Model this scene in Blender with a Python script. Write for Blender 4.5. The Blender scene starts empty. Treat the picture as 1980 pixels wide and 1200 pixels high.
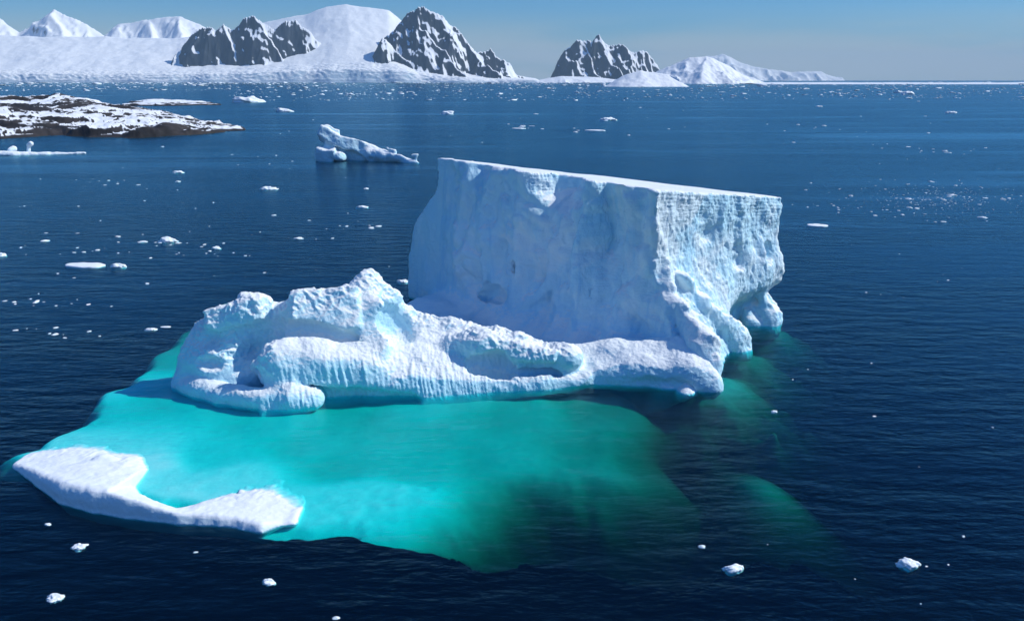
import bpy, math, random
import numpy as np
from mathutils import Vector

# ------------------------------------------------------------------ camera, sky, sun
scene = bpy.context.scene
FPX, CAMH = 1554.0, 60.0                       # focal length in photo pixels (1980 wide), height above the sea
PITCH = math.atan(446.0 / FPX)                 # horizon 446 px above the middle of the photograph
cam = bpy.data.cameras.new('camera'); camo = bpy.data.objects.new('camera', cam)
scene.collection.objects.link(camo); scene.camera = camo
camo.location = (0, 0, CAMH); camo.rotation_euler = (math.pi / 2 - PITCH, 0, 0)
cam.sensor_fit = 'HORIZONTAL'; cam.sensor_width = 36.0; cam.lens = FPX / 1980.0 * 36.0
cam.clip_start = 1.0; cam.clip_end = 120000.0

SUN_AZ, SUN_EL = math.radians(85), math.radians(41)   # azimuth clockwise from the view direction (+Y)
sd = Vector((math.sin(SUN_AZ) * math.cos(SUN_EL), math.cos(SUN_AZ) * math.cos(SUN_EL), math.sin(SUN_EL)))
world = bpy.data.worlds.new('World'); scene.world = world; world.use_nodes = True
wn, wl = world.node_tree.nodes, world.node_tree.links
wn.clear()
sky = wn.new('ShaderNodeTexSky'); sky.sky_type = 'NISHITA'; sky.sun_disc = False
sky.sun_elevation = SUN_EL; sky.sun_rotation = SUN_AZ
sky.altitude = 60; sky.air_density = 1.5; sky.dust_density = 0.0; sky.ozone_density = 10.0
bg = wn.new('ShaderNodeBackground'); bg.inputs['Strength'].default_value = 0.135
wout = wn.new('ShaderNodeOutputWorld')
# thin bank of cloud low over the horizon all the way round
tc = wn.new('ShaderNodeTexCoord'); mp = wn.new('ShaderNodeMapping'); mp.inputs['Scale'].default_value = (2.2, 2.2, 16.0); mp.inputs['Location'].default_value = (0.35, 0.1, 0.0)
cn = wn.new('ShaderNodeTexNoise'); cn.inputs['Scale'].default_value = 1.3; cn.inputs['Detail'].default_value = 7.0; cn.inputs['Roughness'].default_value = 0.5
sx = wn.new('ShaderNodeSeparateXYZ'); r1 = wn.new('ShaderNodeMapRange'); r2 = wn.new('ShaderNodeMapRange'); mu = wn.new('ShaderNodeMath'); mu.operation = 'MULTIPLY'
cm = wn.new('ShaderNodeMix'); cm.data_type = 'RGBA'
for r_, a_, b_, lo_, hi_ in ((r1, 0.28, 0.56, 0.0, 1.0), (r2, 0.015, 0.085, 0.92, 0.0)):
    r_.interpolation_type = 'SMOOTHSTEP'
    for k_, v_ in (('From Min', a_), ('From Max', b_), ('To Min', lo_), ('To Max', hi_)): r_.inputs[k_].default_value = v_
wl.new(tc.outputs['Generated'], mp.inputs['Vector']); wl.new(mp.outputs[0], cn.inputs['Vector']); wl.new(cn.outputs[0], r1.inputs['Value'])
wl.new(tc.outputs['Generated'], sx.inputs[0]); wl.new(sx.outputs[2], r2.inputs['Value'])
wl.new(r1.outputs[0], mu.inputs[0]); wl.new(r2.outputs[0], mu.inputs[1]); wl.new(mu.outputs[0], cm.inputs[0])
wb = wn.new('ShaderNodeMix'); wb.data_type = 'RGBA'; wb.blend_type = 'MULTIPLY'; wb.inputs[0].default_value = 1.0
wb.inputs[7].default_value = (0.30, 0.545, 0.83, 1)                # the photograph's cool white balance
wl.new(sky.outputs[0], wb.inputs[6]); wl.new(wb.outputs[2], cm.inputs[6]); cm.inputs[7].default_value = (3.2, 3.7, 3.95, 1)
wl.new(cm.outputs[2], bg.inputs['Color']); wl.new(bg.outputs[0], wout.inputs['Surface'])

sun = bpy.data.lights.new('sun', 'SUN'); suno = bpy.data.objects.new('sun', sun)
scene.collection.objects.link(suno)
sun.energy = 3.75; sun.angle = math.radians(0.53); sun.color = (1.0, 1.0, 0.93)
suno.rotation_euler = sd.to_track_quat('Z', 'Y').to_euler()
scene.view_settings.view_transform = 'Standard'; scene.view_settings.look = 'None'
scene.view_settings.exposure = 0.12; scene.view_settings.gamma = 1.0; scene.view_settings.use_curve_mapping = False
cy = scene.cycles
scene.render.engine = 'CYCLES'
cy.use_denoising = True
try: cy.denoiser = 'OPENIMAGEDENOISE'
except Exception: pass
cy.max_bounces = 7; cy.diffuse_bounces = 3; cy.glossy_bounces = 2; cy.transmission_bounces = 2
cy.transparent_max_bounces = 10; cy.volume_bounces = 0; cy.caustics_reflective = False; cy.caustics_refractive = False
cy.sample_clamp_indirect = 6.0
RES = 1.0                                       # mesh detail factor

# ------------------------------------------------------------------ helpers: survey of the place
cp, sp = math.cos(PITCH), math.sin(PITCH)
def ray(u, v):
    a, b = (u - 990) / FPX, (600 - v) / FPX
    return a, cp + b * sp, -sp + b * cp
def G(u, v, z=0.0):                             # the point at height z seen at (u, v) of the photograph
    d = ray(u, v); t = (z - CAMH) / d[2]; return np.array((d[0] * t, d[1] * t, z))
def Y(u, v, y):                                 # the point at distance y seen at (u, v)
    d = ray(u, v); t = y / d[1]; return np.array((d[0] * t, y, CAMH + d[2] * t))

# ------------------------------------------------------------------ helpers: noise (numpy)
def _hash(ix, iy, iz, seed):
    h = (ix.astype(np.uint32) * np.uint32(374761393) + iy.astype(np.uint32) * np.uint32(668265263)
         + iz.astype(np.uint32) * np.uint32(2147483647) + np.uint32(seed * 974711 + 1013))
    h = (h ^ (h >> np.uint32(13))) * np.uint32(1274126177)
    h = (h ^ (h >> np.uint32(16))) * np.uint32(2246822519)
    return (h ^ (h >> np.uint32(15)))
def noise(x, y, z, seed=0):                     # gradient noise in about -1 .. 1
    x = np.asarray(x, np.float32); y = np.asarray(y, np.float32) + np.zeros_like(x); z = np.asarray(z, np.float32) + np.zeros_like(x)
    xi, yi, zi = np.floor(x), np.floor(y), np.floor(z)
    fx, fy, fz = x - xi, y - yi, z - zi
    xi = xi.astype(np.int32); yi = yi.astype(np.int32); zi = zi.astype(np.int32)
    ux, uy, uz = [f * f * f * (f * (f * 6 - 15) + 10) for f in (fx, fy, fz)]
    r = 0.0
    for a in (0, 1):
        wx = ux if a else 1 - ux
        for b in (0, 1):
            wy = uy if b else 1 - uy
            for c in (0, 1):
                wz = uz if c else 1 - uz
                h = _hash(xi + a, yi + b, zi + c, seed)
                gx = (h & np.uint32(1023)).astype(np.float32) / 511.5 - 1
                gy = ((h >> np.uint32(10)) & np.uint32(1023)).astype(np.float32) / 511.5 - 1
                gz = ((h >> np.uint32(20)) & np.uint32(1023)).astype(np.float32) / 511.5 - 1
                r = r + wx * wy * wz * (gx * (fx - a) + gy * (fy - b) + gz * (fz - c))
    return r * 1.3
def fbm(x, y, z, oct=4, seed=0, gain=0.5):
    r, a = 0.0, 1.0
    for i in range(oct):
        r = r + a * noise(x, y, z, seed + i); x = x * 2.03; y = y * 2.03; z = z * 2.03; a *= gain
    return r
def ridged(x, y, z, oct=4, seed=0, gain=0.5):
    r, a = 0.0, 1.0
    for i in range(oct):
        n = 1 - np.abs(noise(x, y, z, seed + i)) * 1.6
        r = r + a * n * np.abs(n); x = x * 2.07; y = y * 2.07; z = z * 2.07; a *= gain
    return r
def sstep(a, b, x):
    t = np.clip((x - a) / (b - a), 0, 1); return t * t * (3 - 2 * t)

# ------------------------------------------------------------------ helpers: solid sculpting on a distance field
class Field:
    def __init__(s, lo, hi, h):
        s.lo = np.array(lo, float); s.h = h
        s.n = [int(math.ceil((b - a) / h)) + 1 for a, b in zip(lo, hi)]
        s.ax = [np.arange(k, dtype=np.float32) * h + l for k, l in zip(s.n, lo)]
        s.d = np.full(s.n, 30.0, np.float32); s.w = None
    def vnoise(s, cell, rg_):                                # smooth value noise on the whole grid
        W = []
        for a in s.ax:
            t = (a - a[0]) / cell; m = int(t[-1]) + 2; i = t.astype(int); f = t - i; f = f * f * (3 - 2 * f)
            w = np.zeros((len(a), m), np.float32); w[np.arange(len(a)), i] = 1 - f; w[np.arange(len(a)), i + 1] += f; W.append(w)
        q = rg_.uniform(-1, 1, [w.shape[1] for w in W]).astype(np.float32)
        q = np.tensordot(W[0], q, (1, 0)); q = np.tensordot(q, W[1], (1, 1)); return np.tensordot(q, W[2], (1, 1))
    def warp(s, amps, seed):                                 # shapes added from now on get uneven outlines
        r = np.random.default_rng(seed)
        s.w = [sum(a * s.vnoise(c, r) for c, a in amps) for _ in range(3)]
    def xyz(s, sl=None):
        a = s.ax if sl is None else [q[w] for q, w in zip(s.ax, sl)]
        return a[0][:, None, None], a[1][None, :, None], a[2][None, None, :]
    def sl(s, lo, hi):
        r = []
        for i in range(3):
            a = max(0, int((lo[i] - s.lo[i]) / s.h)); b = min(s.n[i], int((hi[i] - s.lo[i]) / s.h) + 2)
            if b - a < 2: return None
            r.append(slice(a, b))
        return tuple(r)
    def _apply(s, fn, lo, hi, k, op):
        sl = s.sl([a - k - 2 for a in lo], [b + k + 2 for b in hi])
        if sl is None: return
        p = s.xyz(sl)
        if s.w is not None: p = [a + w[sl] for a, w in zip(p, s.w)]
        q = fn(*p).astype(np.float32); d = s.d[sl]
        if op == 'add':
            t = np.clip(0.5 + 0.5 * (d - q) / k, 0, 1); s.d[sl] = d * (1 - t) + q * t - k * t * (1 - t)
        else:
            q = -q; t = np.clip(0.5 - 0.5 * (d - q) / k, 0, 1); s.d[sl] = d * (1 - t) + q * t + k * t * (1 - t)
    def ell(s, c, r, k=1.0, op='add', rz=0.0, tx=0.0, ty=0.0):
        R = np.array(__import__('mathutils').Euler((tx, ty, rz)).to_matrix().transposed())
        m = max(r)
        def fn(x, y, z):
            X, Yy, Z = x - c[0], y - c[1], z - c[2]
            a = [(R[i, 0] * X + R[i, 1] * Yy + R[i, 2] * Z) for i in range(3)]
            k0 = np.sqrt(sum((a[i] / r[i]) ** 2 for i in range(3)))
            k1 = np.sqrt(sum((a[i] / r[i] ** 2) ** 2 for i in range(3))) + 1e-6
            return k0 * (k0 - 1) / k1
        s._apply(fn, [c[i] - m for i in range(3)], [c[i] + m for i in range(3)], k, op)
    def cap(s, p, ra, q, rb, k=1.0, op='add', zs=1.0):       # tapered capsule, zs squashes it vertically
        p = np.array(p, float); q = np.array(q, float)
        v = q - p; L2 = float(v @ v) + 1e-9
        def fn(x, y, z):
            t = np.clip(((x - p[0]) * v[0] + (y - p[1]) * v[1] + (z - p[2]) * v[2]) / L2, 0, 1)
            return np.sqrt((x - p[0] - t * v[0]) ** 2 + (y - p[1] - t * v[1]) ** 2 + ((z - p[2] - t * v[2]) / zs) ** 2) - (ra + (rb - ra) * t)
        m = max(ra, rb)
        s._apply(fn, np.minimum(p, q) - m, np.maximum(p, q) + m, k, op)
    def box(s, c, hs, r=0.5, k=0.6, op='add', rot=(0, 0, 0)):   # rounded block
        R = np.array(__import__('mathutils').Euler(rot).to_matrix().transposed()); m = float(np.linalg.norm(hs)) + r
        def fn(x, y, z):
            q = [np.abs(R[i, 0] * (x - c[0]) + R[i, 1] * (y - c[1]) + R[i, 2] * (z - c[2])) - hs[i] + r for i in range(3)]
            return np.sqrt(sum(np.maximum(a, 0) ** 2 for a in q)) + np.minimum(np.maximum(np.maximum(q[0], q[1]), q[2]), 0) - r
        s._apply(fn, [c[i] - m for i in range(3)], [c[i] + m for i in range(3)], k, op)
    def chain(s, pts, k=1.0, op='add', zs=1.0):               # pts: [(point, radius) ...]
        for (a, ra), (b, rb) in zip(pts[:-1], pts[1:]): s.cap(a, ra, b, rb, k, op, zs)
    def mesh(s):                                             # surface nets -> verts, quads
        d = s.d; ins = d < 0
        n = np.zeros([k - 1 for k in s.n], np.int8)
        for a in (0, 1):
            for b in (0, 1):
                for c in (0, 1):
                    n += ins[a:a + n.shape[0], b:b + n.shape[1], c:c + n.shape[2]]
        act = (n > 0) & (n < 8)
        idx = np.full(n.shape, -1, np.int64); I, J, K = np.nonzero(act); idx[I, J, K] = np.arange(len(I))
        acc = np.zeros((len(I), 3)); cnt = np.zeros(len(I))
        C = [(a, b, c) for a in (0, 1) for b in (0, 1) for c in (0, 1)]
        for e0 in C:
            for ax in range(3):
                if e0[ax]: continue
                e1 = list(e0); e1[ax] = 1
                d0 = d[I + e0[0], J + e0[1], K + e0[2]]; d1 = d[I + e1[0], J + e1[1], K + e1[2]]
                cr = (d0 < 0) != (d1 < 0); t = np.where(cr, d0 / np.where(cr, d0 - d1, 1), 0)
                p = np.repeat(np.array(e0, float)[None], len(I), 0); p[:, ax] += t
                acc += p * cr[:, None]; cnt += cr
        V = (np.stack([I, J, K], 1) + acc / np.maximum(cnt, 1)[:, None]) * s.h + s.lo
        F = []
        for ax in range(3):
            o1, o2 = [(1, 2), (2, 0), (0, 1)][ax]
            sa = [slice(None)] * 3; sb = [slice(None)] * 3; sa[ax] = slice(0, -1); sb[ax] = slice(1, None)
            cr = ins[tuple(sa)] != ins[tuple(sb)]; pos = ins[tuple(sa)]
            i, j, k = np.nonzero(cr); P = np.stack([i, j, k], 1)
            ok = (P[:, o1] > 0) & (P[:, o2] > 0) & (P[:, o1] < n.shape[o1]) & (P[:, o2] < n.shape[o2]); P = P[ok]
            f = pos[P[:, 0], P[:, 1], P[:, 2]]
            def at(da, db):
                Q = P.copy(); Q[:, o1] -= da; Q[:, o2] -= db; return idx[Q[:, 0], Q[:, 1], Q[:, 2]]
            q = np.stack([at(1, 1), at(0, 1), at(0, 0), at(1, 0)], 1)
            q[~f] = q[~f][:, ::-1]; F.append(q)
        return V, np.concatenate(F)

def subdivide(V, F):                                         # split each quad in four (linear)
    n = len(V)
    E = np.sort(np.concatenate([F[:, [0, 1]], F[:, [1, 2]], F[:, [2, 3]], F[:, [3, 0]]]), 1)
    U, inv = np.unique(E[:, 0] * n + E[:, 1], return_inverse=True); inv = inv.reshape(-1)
    M = (V[U // n] + V[U % n]) / 2; C = V[F].mean(1)
    m = len(F); e = [n + inv[i * m:(i + 1) * m] for i in range(4)]; c = n + len(U) + np.arange(m)
    F2 = np.concatenate([np.stack([F[:, i], e[i], c, e[i - 1]], 1) for i in range(4)])
    return np.concatenate([V, M, C]), F2
def normals(V, F):
    N = np.cross(V[F[:, 2]] - V[F[:, 0]], V[F[:, 3]] - V[F[:, 1]])
    R = np.zeros_like(V)
    for i in range(4): np.add.at(R, F[:, i], N)
    return R / (np.linalg.norm(R, axis=1)[:, None] + 1e-9)
def smooth(V, F, it=1, w=0.5):
    for _ in range(it):
        S = np.zeros_like(V); c = np.zeros(len(V))
        for i in range(4):
            np.add.at(S, F[:, i], V[F[:, i - 1]]); np.add.at(c, F[:, i], 1)
        V = V * (1 - w) + w * S / np.maximum(c, 1)[:, None]
    return V
def to_mesh(name, V, F, mat, sm=True):
    me = bpy.data.meshes.new(name); F = np.asarray(F); V = np.asarray(V, np.float32); k = F.shape[1]
    me.vertices.add(len(V)); me.vertices.foreach_set('co', V.ravel())
    me.loops.add(F.size); me.loops.foreach_set('vertex_index', F.ravel().astype(np.int32))
    me.polygons.add(len(F)); me.polygons.foreach_set('loop_start', np.arange(0, F.size, k, dtype=np.int32))
    me.polygons.foreach_set('use_smooth', np.full(len(F), sm))
    me.materials.append(mat); me.update(calc_edges=True); me.validate()
    return me
def link(name, me, parent=None, label=None, cat=None, group=None, kind=None, loc=None):
    o = bpy.data.objects.new(name, me); scene.collection.objects.link(o)
    if parent: o.parent = parent
    if loc is not None: o.location = loc
    for k, v in (('label', label), ('category', cat), ('group', group), ('kind', kind)):
        if v: o[k] = v
    return o
def grid_faces(nx, ny):
    i = np.arange(nx - 1)[:, None] * ny + np.arange(ny - 1)[None, :]
    return np.stack([i, i + ny, i + ny + 1, i + 1], -1).reshape(-1, 4)
def hfield(name, xs, ys, Z, mat):                            # height sheet on a plan grid
    X, Yy = np.meshgrid(xs, ys, indexing='ij')
    return to_mesh(name, np.stack([X.ravel(), Yy.ravel(), Z.ravel()], 1), grid_faces(len(xs), len(ys)), mat)
def resample(pts, n):
    pts = np.array(pts, float); L = np.r_[0, np.cumsum(np.linalg.norm(np.diff(pts, axis=0), axis=1))]
    t = np.linspace(0, L[-1], n); return np.stack([np.interp(t, L, pts[:, i]) for i in range(pts.shape[1])], 1)

# ------------------------------------------------------------------ materials
def new_mat(name):
    m = bpy.data.materials.new(name); m.use_nodes = True; nt = m.node_tree; nt.nodes.clear()
    out = nt.nodes.new('ShaderNodeOutputMaterial'); return m, nt, out
class NB:                                                    # short-hand node builder
    def __init__(s, nt): s.nt = nt
    def n(s, t, inp=None, **kw):
        nd = s.nt.nodes.new(t)
        for k, v in kw.items(): setattr(nd, k, v)
        for k, v in (inp or {}).items():
            if hasattr(v, 'is_output'): s.nt.links.new(v, nd.inputs[k])
            else: nd.inputs[k].default_value = v
        return nd
    def math(s, op, a, b=0.0, c=0.0, clamp=False):
        return s.n('ShaderNodeMath', {0: a, 1: b, 2: c}, operation=op, use_clamp=clamp).outputs[0]
    def ramp(s, fac, a, b, lo=0.0, hi=1.0):
        return s.n('ShaderNodeMapRange', {'Value': fac, 'From Min': a, 'From Max': b, 'To Min': lo, 'To Max': hi}, interpolation_type='SMOOTHSTEP').outputs[0]
    def mix(s, fac, a, b):
        return s.n('ShaderNodeMix', {'Factor': fac, 'A': a, 'B': b} if False else None, data_type='RGBA') if False else s._mix(fac, a, b)
    def _mix(s, fac, a, b):
        nd = s.nt.nodes.new('ShaderNodeMix'); nd.data_type = 'RGBA'
        for i, v in ((0, fac), (6, a), (7, b)):
            if hasattr(v, 'is_output'): s.nt.links.new(v, nd.inputs[i])
            else: nd.inputs[i].default_value = v if i == 0 else (*v, 1.0)
        return nd.outputs[2]
    def noise(s, vec, scale, detail=4.0, rough=0.5, dist=0.0):
        return s.n('ShaderNodeTexNoise', {'Vector': vec, 'Scale': scale, 'Detail': detail, 'Roughness': rough, 'Distortion': dist}).outputs[0]
    def scale(s, vec, xyz, rot=(0, 0, 0)):
        return s.n('ShaderNodeMapping', {'Vector': vec, 'Scale': xyz, 'Rotation': rot}).outputs[0]

def ice_material(name, snow=(0.86, 0.885, 0.90), blue=(0.42, 0.76, 0.92), blue_amt=0.5, fine=1.0, bump=0.30, strata=0.0):
    m, nt, out = new_mat(name); b = NB(nt)
    geo = b.n('ShaderNodeNewGeometry'); pos = geo.outputs['Position']
    nz = b.n('ShaderNodeSeparateXYZ', {0: geo.outputs['Normal']}).outputs[2]
    pz = b.n('ShaderNodeSeparateXYZ', {0: pos}).outputs[2]
    n1 = b.noise(pos, 0.09 * fine, 4.0, 0.55, 0.6); n2 = b.noise(pos, 0.6 * fine, 5.0, 0.6)
    # old bare ice shows blue on the steep washed sides, packed snow stays white on the flatter tops
    steep = b.ramp(nz, 0.86, 0.30)
    wash = b.ramp(pz, 9.0, 0.5)
    f = b.math('ADD', b.math('MULTIPLY', steep, 0.75), b.math('MULTIPLY', wash, 0.25))
    f = b.math('ADD', f, b.math('MULTIPLY', b.math('SUBTRACT', n1, 0.5), 1.0))
    f = b.math('MULTIPLY', b.ramp(f, 0.15, 0.95), blue_amt)
    col = b._mix(f, snow, blue)
    col = b._mix(b.math('MULTIPLY', b.ramp(n2, 0.45, 0.75), 0.12), col, (0.70, 0.80, 0.86))
    hgt = b.math('ADD', b.math('MULTIPLY', b.noise(pos, 0.9 * fine, 8.0, 0.62), 1.0), b.math('MULTIPLY', b.noise(pos, 4.5 * fine, 4.0, 0.6), 0.22))
    if strata:
        st = b.noise(b.scale(pos, (0.03, 0.03, 2.2)), 1.0, 3.0, 0.7)
        hgt = b.math('ADD', hgt, b.math('MULTIPLY', st, strata))
        col = b._mix(b.math('MULTIPLY', b.ramp(st, 0.5, 0.62), 0.10), col, (0.62, 0.76, 0.85))
        vs = b.noise(b.scale(pos, (0.22, 0.22, 0.025)), 1.0, 5.0, 0.65, 0.5); v2 = b.noise(b.scale(pos, (0.07, 0.07, 0.05), (0.3, 0.2, 0)), 1.0, 4.0, 0.6, 1.0)
        col = b._mix(b.math('MULTIPLY', b.math('MULTIPLY', b.ramp(vs, 0.52, 0.66), steep), 0.55), col, (0.32, 0.64, 0.86))   # veins of clear blue ice
        col = b._mix(b.math('MULTIPLY', b.math('MULTIPLY', b.ramp(v2, 0.52, 0.62), steep), 0.55), col, (0.84, 0.90, 0.92))   # frosted patches
        hgt = b.math('ADD', hgt, b.math('MULTIPLY', vs, 0.8))
    bp = b.n('ShaderNodeBump', {'Strength': bump, 'Distance': 0.8 / fine, 'Height': hgt})
    p = b.n('ShaderNodeBsdfPrincipled', {'Base Color': col, 'Roughness': 0.62, 'IOR': 1.31, 'Specular IOR Level': 0.25, 'Normal': bp.outputs[0]})
    nt.links.new(p.outputs[0], out.inputs['Surface']); return m

M_ICE = ice_material('glacier_ice', snow=(0.86, 0.885, 0.89), blue_amt=0.8, bump=0.42)
M_TAB = ice_material('layered_ice', blue_amt=0.8, strata=0.45, bump=0.5)
M_FLOE = ice_material('floe_snow', blue_amt=0.35, bump=0.13)
M_CHUNK = ice_material('chunk_ice', blue_amt=0.3, fine=2.0)
M_FARICE = ice_material('distant_ice', blue_amt=0.5, fine=0.25)
M_SHELF = ice_material('submerged_ice', snow=(0.80, 0.86, 0.86), blue=(0.62, 0.80, 0.84), blue_amt=0.6, bump=0.2)

# water: Fresnel reflection over a clear absorbing body
m, nt, out = new_mat('sea_water'); b = NB(nt); M_SEA = m
geo = b.n('ShaderNodeNewGeometry'); pos = geo.outputs['Position']
def wave(sx, sy, rot, sc, det): return b.noise(b.scale(pos, (sx, sy, 1), (0, 0, rot)), sc, det, 0.55)
w = b.math('MULTIPLY', wave(0.35, 1.0, 0.14, 0.22, 3.0), 1.0)
w = b.math('ADD', w, b.math('MULTIPLY', wave(0.5, 1.0, -0.2, 0.75, 4.0), 0.33))
w = b.math('ADD', w, b.math('MULTIPLY', wave(0.7, 1.0, 0.35, 2.6, 3.0), 0.09))
slick = b.math('ADD', b.math('MULTIPLY', b.noise(b.scale(pos, (0.0016, 0.009, 1), (0, 0, 0.06)), 1.0, 5.0, 0.6, 0.8), 0.6), b.math('MULTIPLY', b.noise(b.scale(pos, (0.0007, 0.012, 1), (0, 0, -0.05)), 1.0, 6.0, 0.65, 1.5), 0.4))
calm = b.ramp(slick, 0.50, 0.62)
bump = b.n('ShaderNodeBump', {'Strength': b.math('MULTIPLY', b.math('SUBTRACT', 0.58, b.math('MULTIPLY', calm, 0.3)), b.ramp(b.noise(b.scale(pos, (0.006, 0.02, 1), (0, 0, 0.2)), 1.0, 4.0, 0.6, 0.6), 0.32, 0.68, 0.45, 1.35)), 'Distance': 1.1, 'Height': w})
dot = b.n('ShaderNodeVectorMath', {0: geo.outputs['Incoming'], 1: bump.outputs[0]}, operation='DOT_PRODUCT').outputs['Value']
dot = b.math('MAXIMUM', dot, 0.0)
# wave slopes too small to model keep a rough sea from mirroring fully at grazing angles
var = b.math('SUBTRACT', 0.021, b.math('MULTIPLY', calm, 0.013))
ce = b.math('SQRT', b.math('ADD', b.math('MULTIPLY', dot, dot), var))
fr = b.math('ADD', 0.02, b.math('MULTIPLY', 0.98, b.math('POWER', b.math('SUBTRACT', 1.0, ce, clamp=True), 5.0)))
gl = b.n('ShaderNodeBsdfGlossy', {'Color': (0.46, 0.86, 1, 1), 'Roughness': 0.22, 'Normal': bump.outputs[0]})
tr = b.n('ShaderNodeBsdfTransparent', {'Color': (1, 1, 1, 1)})
df = b.n('ShaderNodeBsdfDiffuse', {'Color': (0.0003, 0.0035, 0.010, 1)})   # faint blue light scattered back by the water itself
ad = b.n('ShaderNodeAddShader', {0: tr.outputs[0], 1: df.outputs[0]})
mx = b.n('ShaderNodeMixShader', {0: fr, 1: ad.outputs[0], 2: gl.outputs[0]})
nt.links.new(mx.outputs[0], out.inputs['Surface'])
va = b.n('ShaderNodeVolumeAbsorption', {'Color': (0.0, 0.923, 0.909, 1), 'Density': 1.40})
nt.links.new(va.outputs[0], out.inputs['Volume'])

m, nt, out = new_mat('seabed_mud'); b = NB(nt); M_BED = m
p = b.n('ShaderNodeBsdfPrincipled', {'Base Color': b._mix(b.noise(b.n('ShaderNodeNewGeometry').outputs['Position'], 0.02), (0.03, 0.035, 0.035), (0.06, 0.06, 0.055)), 'Roughness': 0.9})
nt.links.new(p.outputs[0], out.inputs['Surface'])

def rock_snow(name, sc, lo, hi, wind=0.0, wash=None, rock1=(0.045, 0.042, 0.042), rock2=(0.12, 0.11, 0.105), amp=0.45, bumpd=20.0, snow=(0.86, 0.87, 0.885)):
    m, nt, out = new_mat(name); b = NB(nt)
    geo = b.n('ShaderNodeNewGeometry'); pos = geo.outputs['Position']
    nz = b.n('ShaderNodeSeparateXYZ', {0: geo.outputs['Normal']}).outputs[2]
    n1 = b.noise(pos, sc, 6.0, 0.62, 0.3); n2 = b.noise(b.scale(pos, (1, 1, 0.35)), sc * 4, 5.0, 0.6)
    f = b.math('ADD', nz, b.math('MULTIPLY', b.math('SUBTRACT', n1, 0.5), amp))
    f = b.math('ADD', f, b.math('MULTIPLY', b.math('SUBTRACT', n2, 0.5), amp * (0.28 if wash is None else 0.2)))
    if wind:                                                  # drifted snow stays on the lee (right) flanks
        f = b.math('ADD', f, b.math('MULTIPLY', b.n('ShaderNodeSeparateXYZ', {0: geo.outputs['Normal']}).outputs[0], wind))
    f = b.ramp(f, lo, hi)
    if wash:                                                  # sea-washed rock below the snow
        pz = b.n('ShaderNodeSeparateXYZ', {0: pos}).outputs[2]
        f = b.math('MULTIPLY', f, b.ramp(b.math('ADD', pz, b.math('MULTIPLY', b.math('SUBTRACT', n1, 0.5), wash * 3)), wash, wash * 1.5))
    rock = b._mix(b.ramp(n2, 0.3, 0.7), rock1, rock2)
    col = b._mix(f, rock, snow)
    bp = b.n('ShaderNodeBump', {'Strength': 0.6, 'Distance': bumpd, 'Height': n2})
    p = b.n('ShaderNodeBsdfPrincipled', {'Base Color': col, 'Roughness': 0.85, 'Specular IOR Level': 0.2, 'Normal': bp.outputs[0]})
    nt.links.new(p.outputs[0], out.inputs['Surface']); return m
M_ROCKMT = rock_snow('alpine_rock_and_snow', 0.0008, 0.565, 0.61, amp=0.52, wind=0.42, rock1=(0.018, 0.025, 0.034), rock2=(0.048, 0.057, 0.072))
M_SNOWMT = rock_snow('snowy_mountain', 0.002, 0.40, 0.52, amp=0.35)
M_ISLE = rock_snow('shore_rock_and_snow', 0.006, 0.955, 0.978, amp=0.50, bumpd=1.5, wash=2.2, rock1=(0.014, 0.014, 0.015), rock2=(0.055, 0.047, 0.045))

# ------------------------------------------------------------------ the sea and its bed
def box_mesh(name, lo, hi, mat):
    x0, y0, z0 = lo; x1, y1, z1 = hi
    V = [(x0, y0, z0), (x1, y0, z0), (x1, y1, z0), (x0, y1, z0), (x0, y0, z1), (x1, y0, z1), (x1, y1, z1), (x0, y1, z1)]
    F = [(0, 3, 2, 1), (4, 5, 6, 7), (0, 1, 5, 4), (1, 2, 6, 5), (2, 3, 7, 6), (3, 0, 4, 7)]
    return to_mesh(name, V, F, mat, sm=False)
link('sea', box_mesh('sea', (-42000, -8000, -170), (42000, 52000, 0), M_SEA), kind='structure')
link('seabed', box_mesh('seabed', (-41900, -7900, -169), (41900, 51900, -150), M_BED), kind='structure')

# ------------------------------------------------------------------ the great iceberg
berg = link('iceberg', None, label='huge flat-topped blue-white iceberg with a jagged low ridge before its shaded wall', cat='iceberg', loc=(20, 190, 0))
def child(name, me, parent):
    o = link(name, me, parent); o.location = -parent.location; return o

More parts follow.
